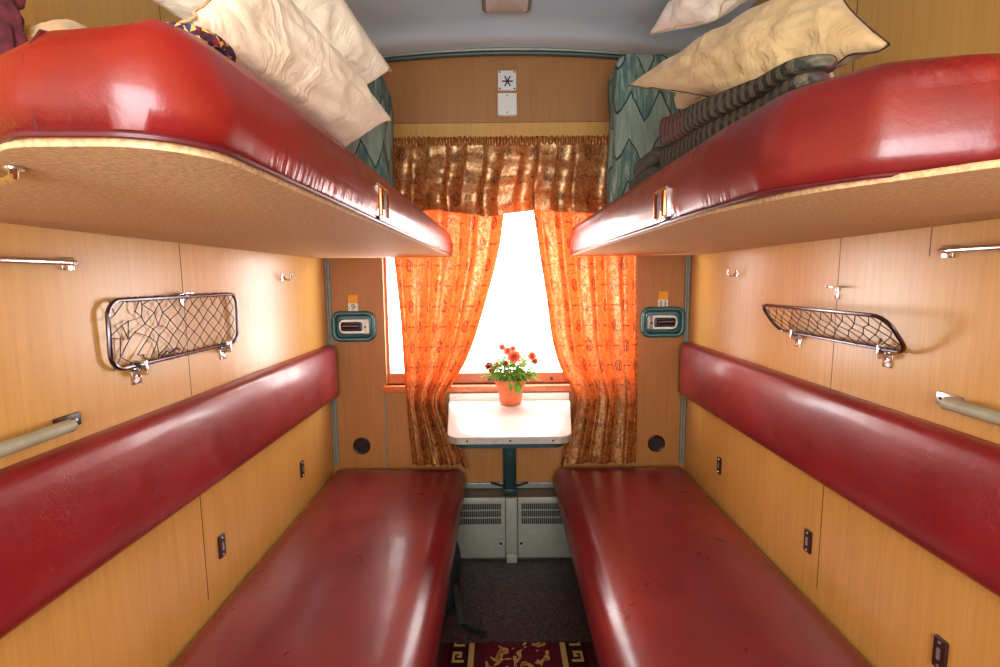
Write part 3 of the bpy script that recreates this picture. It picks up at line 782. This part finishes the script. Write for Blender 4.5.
for j in range(8):
    for i in range(nu):
        f = bm.faces.new((g[j][i], g[j][i+1], g[j+1][i+1], g[j+1][i]))
        for lp in f.loops: lp[uv].uv = uvl[lp.vert]
obj('gathered_heading', bm, M_VAL, r, angle=180)
bm = B(); tube(bm, [(-.60, 2.205, 1.956), (.60, 2.205, 1.956)], .007, n=10)
for x in (-.58, .58): tube(bm, [(x, 2.205, 1.956), (x, D, 1.956)], .006, n=8)
o = obj('curtain_rod', bm, M_STEEL); tag(o, 'thin metal curtain rod behind the gathered valance top', 'curtain rod')

# ------------------------------------------------------------ net racks
def rack(sd):
    folded = sd < 0
    yn, yf = (1.005, 1.500) if folded else (1.035, 1.535)
    lab = 'wire framed string net rack folded flat against the wall, net torn at one end' if folded else 'wire framed string net rack tipped open and casting a shadow on the wall'
    r = thing('net_rack', (sd*.865, 1.28, 1.18), lab, 'net shelf', 'wall net racks')
    hinge = Vector((sd*(.864 if folded else .855), 0, 1.172 if folded else 1.190))
    top_ = Vector((sd*.860, 0, 1.322)) if folded else Vector((sd*.795, 0, 1.272))
    v = top_-hinge; H = v.length; v.normalize()
    def F(a, b, h=0): return Vector((hinge.x, a, hinge.z))+v*b
    ol = [F(p.x, p.y) for p in rounded(yf-yn, H, .035, (yn+yf)/2, H/2, 7)]
    bm = B(); tube(bm, ol, .0048, closed=True, n=8); obj('frame', bm, M_ROD, r)
    # net: diamond mesh, cords
    bm = B(); rs = random.Random(5 if folded else 6); nx, ny = (22, 8) if folded else (24, 6)
    def node(i, j):
        a = yn+.006+(yf-yn-.012)*i/nx; b = H*j/ny
        if 0 < j < ny and 0 < i < nx:
            loose = max(0, 1-(i/nx)*2.0) if folded else .12
            a += rs.uniform(-1, 1)*(.004+.016*loose); b += rs.uniform(-1, 1)*(.003+.014*loose)
        e = 0 if (0 < j < ny) else 1
        a = min(max(a, yn+.004), yf-.004)
        p = F(a, b)
        if 0 < j < ny: p += Vector((-sd*(-.006 if folded else -.002), 0, -.008 if not folded else -.004))
        return p
    G = [[node(i, j) for j in range(ny+1)] for i in range(nx+1)]
    for i in range(nx):
        for j in range(ny):
            if folded and i < 4 and rs.random() < .42: continue
            if (i+j) % 2 == 0: tube(bm, [G[i][j], G[i+1][j+1]], .0011, n=4)
            else: tube(bm, [G[i][j+1], G[i+1][j]], .0011, n=4)
    for i in range(1, nx):
        for j in range(1, ny):
            if (i+j) % 2 == 0 and not (folded and i < 3): ball(bm, G[i][j], .0022, seg=6)
    for i in range(0, nx*2):   # lashings round the rails
        a = yn+.05+(yf-yn-.1)*i/(nx*2)
        for b in (0, H):
            if rs.random() < .5: tube(bm, [F(a-.003, b-.0055), F(a+.003, b+.0055)], .0018, n=4)
    if folded:
        tube(bm, [F(1.16, .004), F(1.17, .02)+Vector((.004, 0, 0)), F(1.19, .012), F(1.21, .022), F(1.225, .014)], .0022, n=5)
        tube(bm, [F(1.15, .0), F(1.165, .012), F(1.18, .006), F(1.20, .016)], .002, n=5)
    obj('net', bm, M_NET, r, smooth=False)
    for y in ((1.085, 1.43) if folded else (1.115, 1.455)):
        bm = B(); w = sd*HW
        lo = min(w, w-sd*.003); hi = max(w, w-sd*.003)
        box(bm, (lo, y-.014, hinge.z-.045), (hi, y+.014, hinge.z-.008), .001)
        box(bm, (min(w, w-sd*.028), y-.003, hinge.z-.024), (max(w, w-sd*.028), y+.003, hinge.z+.010), .001)
        tube(bm, [(w-sd*.004, y-.02, hinge.z-.01), (w-sd*.022, y-.012, hinge.z-.014), (w-sd*.024, y, hinge.z), (w-sd*.012, y+.010, hinge.z+.022)], .0035, n=6)
        br = obj('hinge_bracket', bm, M_CHROME, r)
        bm = lathe(B(), [(0, 0), (.0035, 0), (.003, -sd*.0015), (0, -sd*.0015)], (w-sd*.003, y+.006, hinge.z-.027), 8, 'X'); obj('bracket_screw', bm, M_DARK, br)
    # catch above
    zc = 1.330
    r2 = thing('rack_catch', (sd*HW, 1.285, zc-.03), 'small steel catch on the wall above the '+('folded' if folded else 'open')+' net rack', 'catch', 'rack catches')
    w = sd*HW; yc = 1.262 if folded else 1.300
    bm = B(); box(bm, (min(w, w-sd*.003), yc-.008, zc-.032), (max(w, w-sd*.003), yc+.008, zc), .001)
    box(bm, (min(w-sd*.002, w-sd*.030), yc-.026, zc-.001), (max(w-sd*.002, w-sd*.030), yc+.010, zc+.003), .001)
    obj('plate', bm, M_CHROME, r2)
    bm = lathe(B(), [(0, 0), (.003, 0), (.0025, -sd*.0015), (0, -sd*.0015)], (w-sd*.003, yc, zc-.014), 8, 'X'); obj('screw', bm, M_DARK, r2)
rack(-1); rack(1)

# ------------------------------------------------------------ rails, hooks, bolt plates
for sd in (-1, 1):
    w = sd*HW; nr = 'folded net rack' if sd < 0 else 'open net rack'
    z = 1.398 if sd < 0 else 1.408; ye = .935 if sd < 0 else .985
    r = thing('towel_rail', (w, ye-.25, z-.02), 'thin chrome towel rail high on the wall nearer than the '+nr, 'towel rail', 'chrome towel rails')
    bm = B(); tube(bm, [(w-sd*.003, ye-.52, z), (w-sd*.028, ye-.51, z), (w-sd*.034, ye-.49, z), (w-sd*.034, ye-.035, z), (w-sd*.028, ye-.012, z), (w-sd*.008, ye, z)], .0062, n=10); obj('rail', bm, M_CHROME, r)
    for y in (ye, ye-.52):
        bm = B(); box(bm, (min(w, w-sd*.006), y-.012, z-.014), (max(w, w-sd*.006), y+.014, z+.012), .0015); obj('mount', bm, M_CHROME, r)
        bm = lathe(B(), [(0, 0), (.003, 0), (.0025, -sd*.0015), (0, -sd*.0015)], (w-sd*.006, y+.004, z-.002), 8, 'X'); obj('screw', bm, M_DARK, r)
    z = 1.094 if sd < 0 else 1.108; ye = .905 if sd < 0 else .958
    r = thing('grab_rail', (w, ye-.25, z-.03), 'thick grey green sleeved grab rail above the backrest near the '+nr, 'grab rail', 'grey grab rails')
    bm = B(); tube(bm, [(w-sd*.030, ye-.56, z-.002), (w-sd*.034, ye-.3, z-.001), (w-sd*.030, ye-.028, z)], [.0125, .013, .0125], n=14)
    obj('sleeve', bm, M_GREYPAD, r)
    for y in (ye, ye-.58):
        s2 = 1 if y == ye else -1
        bm = B(); box(bm, (min(w, w-sd*.006), y-.030, z-.013), (max(w, w-sd*.006), y+.022, z+.013), .002)
        box(bm, (min(w, w-sd*.036), y-.030*s2-.004, z-.012), (max(w, w-sd*.036), y-.030*s2+.006, z+.012), .002)
        eb = obj('end_bracket', bm, M_BROWN if sd < 0 else M_STEEL, r)
        bm = lathe(B(), [(0, 0), (.0035, 0), (.003, -sd*.0015), (0, -sd*.0015)], (w-sd*.006, y+.010, z), 8, 'X'); obj('screw', bm, M_CHROME if sd < 0 else M_DARK, eb)
    # hook
    r = thing('coat_hook', (w, 1.86, 1.355), 'tiny chrome coat hook on the wall between the '+nr+' and the window corner', 'hook', 'coat hooks')
    bm = B(); box(bm, (min(w, w-sd*.003), 1.850, 1.360), (max(w, w-sd*.003), 1.872, 1.388), .002); obj('plate', bm, M_CHROME, r)
    bm = B(); tube(bm, [(w-sd*.002, 1.861, 1.378), (w-sd*.012, 1.861, 1.366), (w-sd*.024, 1.861, 1.362), (w-sd*.032, 1.861, 1.372), (w-sd*.034, 1.861, 1.384)], .0035, n=8)
    ball(bm, (w-sd*.034, 1.861, 1.387), .0055, seg=8); obj('prong', bm, M_CHROME, r)
    # bolt plates of the backrest
    posn = ['nearest the window wall', 'in the middle of the row', 'nearest the camera']
    for k_, y in enumerate((1.933, 1.350, .918)):
        if sd < 0 and k_ == 2: continue
        lab = 'small brown slotted lock plate low on the %s wall, %s' % (nr, ['nearest the window', 'second from the window', 'third from the window'][k_])
        r = thing('lock_plate', (w, y, .545), lab, 'lock plate', 'lock plates below the backrests')
        def F(a, b, h, w=w, y=y, sd=sd): return Vector((w-sd*h, y+a, .577+b))
        obj('plate', loft(B(), rounded(.030, .070, .005), [(0, 0), (0, .004), (.002, .006)], F), M_BROWN, r)
        obj('slot', loft(B(), rounded(.008, .026, .003), [(0, .005), (0, .0072)], F), M_STEEL, r)
        for b in (-.026, .026): obj('rivet', lathe(B(), [(0, 0), (.003, 0), (.0025, -sd*.0015), (0, -sd*.0015)], F(0, b, .006), 8, 'X'), M_STEEL, r)

# ------------------------------------------------------------ bedding
def pillow_bm(cn, th, seed=0, n=34, ear=.06, wr=.014):
    """cn: four 3D corners in order; soft pillow stretched between them"""
    a, b, c, d = [Vector(v) for v in cn]; nn = ((c-a).cross(d-b)).normalized(); bm = B(); G = [[], []]
    cen = (a+b+c+d)/4
    for s in (0, 1):
        for j in range(n+1):
            row = []
            for i in range(n+1):
                u, v = i/n, j/n
                if s == 1 and (i in (0, n) or j in (0, n)): row.append(G[0][j][i]); continue
                p = (a*(1-u)+b*u)*(1-v)+(d*(1-u)+c*u)*v
                su, sv = math.sin(PI*u), math.sin(PI*v)
                # edges sag inward between the ears
                pull = ear*((su**.9)*(abs(2*v-1)**6)+(sv**.9)*(abs(2*u-1)**6))
                p = p.lerp(cen, pull)
                h = th*.5*(max(su, 0)**.45)*(max(sv, 0)**.45)
                q = Vector((u*4.5+seed, v*4.5, s*3.1+seed))
                w_ = noise.noise(q)*.7+noise.noise(q*2.3)*.4-abs(noise.noise(Vector((u*3+v*7+seed, v*2-u*2, 4+s))))*1.1
                h += wr*w_*min(1, 3*su*sv)
                p = p+nn*(h if s == 0 else -h)
                edge = min(u, 1-u, v, 1-v)
                if edge < .001: p = p+nn*(noise.noise(Vector((u*9+seed, v*9, 0)))*.012)
                row.append(bm.verts.new(p))
            G[s].append(row)
    for s in (0, 1):
        g = G[s]
        for j in range(n):
            for i in range(n):
                f = (g[j][i], g[j][i+1], g[j+1][i+1], g[j+1][i])
                try: bm.faces.new(f if s == 0 else f[::-1])
                except ValueError: pass
    rim = [G[0][0][i].co.copy() for i in range(n+1)]+[G[0][j][n].co.copy() for j in range(1, n+1)]+[G[0][n][i].co.copy() for i in range(n-1, -1, -1)]+[G[0][j][0].co.copy() for j in range(n-1, 0, -1)]
    return bm, rim
def pillow(lab, cn, th, mat, seed, seam=M_SEAM, **kw):
    cen = sum((Vector(v) for v in cn), Vector())/4
    r = thing('pillow', cen, lab, 'pillow', kw.pop('group', None))
    bm, rim = pillow_bm(cn, th, seed, **kw)
    obj('pillow_case', bm, mat, r, angle=180)
    bm = B(); tube(bm, rim, .0017, closed=True, n=5); obj('seam', bm, seam, r)
    return r
G1 = 'pillows on the upper berths'
# pile on the bunk above the folded rack
pillow('big cream pillow whose pointed tip hangs lowest over the bunk edge beside the window', [(-.310, 1.27, 1.765), (-.365, 1.06, 1.640), (-.345, .50, 1.612), (-.375, .68, 1.80)], .10, M_PILLOW, 1, M_PILLOWB, group=G1)
pillow('rumpled cream pillow on top of its pile, tip just under the ceiling corner', [(-.330, 1.40, 1.935), (-.52, 1.38, 1.83), (-.70, .80, 1.87), (-.42, .95, 2.05)], .13, M_PILLOW, 5, M_PILLOWB, group=G1, wr=.02)
pillow('tan pillow slumped farthest from the window at the rear of the cream pile', [(-.445, .53, 1.615), (-.47, 1.0, 1.65), (-.80, 1.15, 1.74), (-.76, .72, 1.72)], .10, M_PILLOWB, 9, M_PILLOWB, group=G1, wr=.02)
pillow('tan pillow lying on the folded plaid blanket with a dark seam', [(.331, 1.43, 1.900), (.450, 1.03, 1.715), (.545, .755, 1.700), (.560, .93, 1.905)], .13, M_PILLOWB, 3, group=G1)
pillow('pale pillow with a pointed corner lying on top of the tan pillow', [(.437, 1.60, 2.115), (.47, 1.22, 1.965), (.52, .86, 1.985), (.58, 1.20, 2.20)], .12, M_PILLOWW, 7, M_PILLOWB, group=G1)

def folded(name, lab, x0, x1, y0, y1, z0_, z1_, mat, cat, layers=3, seed=0, tilt=0):
    r = thing(name, ((x0+x1)/2, (y0+y1)/2, z0_), lab, cat, None)
    h = (z1_-z0_)/layers
    for k_ in range(layers):
        za, zb = z0_+h*k_, z0_+h*(k_+1)
        dx = .012*math.sin(seed+k_*2.1); dy = .015*math.cos(seed*1.7+k_*1.3)
        ol = densify(fillet([(x0+dx, y0+dy, .03), (x1, y0+dy, .03), (x1, y1+dy, .03), (x0+dx, y1+dy, .03)], 6), .03)
        bm = loft(B(), ol, [(h*.45, za), (h*.12, za+h*.12), (0, za+h*.5), (h*.12, zb-h*.12), (h*.45, zb)])
        for v in bm.verts:
            n_ = noise.noise(v.co*7+Vector((seed, 0, 0)))
            v.co.x += n_*.01; v.co.z = z0_+(v.co.z-z0_)*(1+tilt*max(0, v.co.y-y0))+abs(noise.noise(v.co*5))*.008
        obj('fold', bm, mat, r, angle=60)
    return r
ZM = 1.585
folded('folded_blanket', 'thick dark plaid wool blanket folded under the tan pillow', .345, .41, .665, 1.235, 1.607, 1.642, M_PLAID, 'blanket', 2, 1, tilt=5.0)
folded('folded_blanket', 'grey green wool blanket folded flat beside the zigzag mattress under the plaid blanket', .36, .74, 1.28, 1.52, 1.608, 1.70, M_PLAID2, 'blanket', 2, 4)
folded('folded_blanket', 'thin multicolour woven blanket edge under the cream pillows', -.40, -.300, .475, .55, 1.580, 1.592, M_WOVEN, 'blanket', 1, 2)
M_QUILT = cloth('beige_quilt_cotton', srgb(214, 192, 152), srgb(196, 170, 128))
folded('folded_quilt', 'beige quilt folded on the grey green blanket behind the tan pillow', .50, .80, 1.22, 1.52, 1.722, 1.93, M_QUILT, 'quilt', 3, 6)
folded('folded_quilt', 'beige quilt folded under the rumpled cream pillow on its berth', -.82, -.50, 1.19, 1.45, 1.600, 1.805, M_QUILT, 'quilt', 3, 8)
def rolled(sd):
    xa, xb = (.415, .80) if sd > 0 else (.480, .84)
    lab = 'upright blue green zigzag mattress beside the valance, '+('behind the tan pillow' if sd > 0 else 'behind the lowest cream pillow tip')
    r = thing('folded_mattress', (sd*(xa+xb)/2, 2.02, ZM), lab, 'mattress', 'upright zigzag mattresses')
    zt = 2.215 if sd > 0 else 2.17
    def F(a, b, h): return Vector((sd*a, 1.935+h, b))
    for k_, (y0, y1) in enumerate(((0, .085), (.09, .175))):
        ol = densify(fillet([(xa, ZM+.018, .02), (xb, ZM+.018, .02), (xb, zt, .05), (xa, zt-.02*k_, .045)], 6), .03)
        bm = loft(B(), ol, [(.022, y0), (.006, y0+.008), (0, y0+.022), (0, y1-.022), (.006, y1-.008), (.022, y1)], F)
        for v in bm.verts:
            v.co.x += noise.noise(v.co*6)*.014; v.co.y += noise.noise(v.co*5+Vector((3, 0, 0)))*.012
            v.co.z = max(v.co.z, ZM+.018)
        obj('mattress_fold', bm, M_ZIG, r, angle=60)
rolled(-1); rolled(1)

# crumpled cloth on the left berth by the near end
bm = B(); n = 40; G = []
for i in range(n+1):
    row = []
    t = i/n
    c = Vector((-.640-.035*t, .61+.01*t, 1.612+.13*t)); R_ = .028+.016*t
    for k_ in range(24):
        a = 2*PI*k_/24; rr = R_*(1+.45*noise.noise(Vector((math.cos(a)*1.4, math.sin(a)*1.4, t*4)))+.16*math.cos(5*a+t*3))
        rr *= min(1, (t*6+.02)**.5)
        row.append(bm.verts.new(c+Vector((math.cos(a)*rr*.72, math.cos(a)*rr*.72, math.sin(a)*rr*1.1))))
    G.append(row)
for A, Q in zip(G, G[1:]):
    for k_ in range(24): bm.faces.new((A[k_], A[(k_+1) % 24], Q[(k_+1) % 24], Q[k_]))
bm.faces.new(G[-1]); bm.faces.new(G[0][::-1])
o = obj('crumpled_scarf', bm, M_BOLSTER, angle=180); tag(o, 'crumpled maroon wool cloth heaped by the near wall end of the glossy bunk', 'cloth')

# ------------------------------------------------------------ floor things
bm = B(); box(bm, (-.262, .55, 0), (.292, 1.655, .008), .002)
o = obj('floor_runner', bm, M_RUG); tag(o, 'dark red patterned runner rug with cream key border on the aisle floor', 'rug')
# dark bag pushed under the left seat
bm = loft(B(), densify(fillet([(-.292, 1.80, .02), (-.235, 1.82, .02), (-.228, 2.10, .02), (-.292, 2.11, .02)], 8), .02),
          [(.02, 0), (.004, .012), (0, .05), (.004, .12), (.015, .17), (.035, .19)])
for v in bm.verts: v.co.x += noise.noise(v.co*14)*.004; v.co.z = max(0, v.co.z+noise.noise(v.co*11)*.014*(v.co.z > .01))
r = thing('duffel_bag', (-.27, 1.95, 0), 'dark blue green bag pushed half under the bench at the aisle floor', 'bag')
M_BAG = plain('dark_teal_nylon', srgb(14, 24, 28), .6, var=.3)
obj('bag_body', bm, M_BAG, r, angle=60)
bm = B(); pts = [(-.235, 1.86, .10), (-.215, 1.80, .05), (-.20, 1.75, .008), (-.15, 1.71, .006), (-.10, 1.70, .006)]
for (a, b) in zip(pts, pts[1:]):
    a, b = Vector(a), Vector(b); d = (b-a).normalized(); s = Vector((-d.y, d.x, 0)).normalized()*.011; t_ = Vector((0, 0, .0025))
    q = [bm.verts.new(v) for v in (a-s, a+s, b+s, b-s)]; p_ = [bm.verts.new(v.co+t_) for v in q]
    bm.faces.new(q[::-1]); bm.faces.new(p_)
    for i in range(4): bm.faces.new((q[i], q[(i+1) % 4], p_[(i+1) % 4], p_[i]))
obj('strap', bm, M_BAG, r)
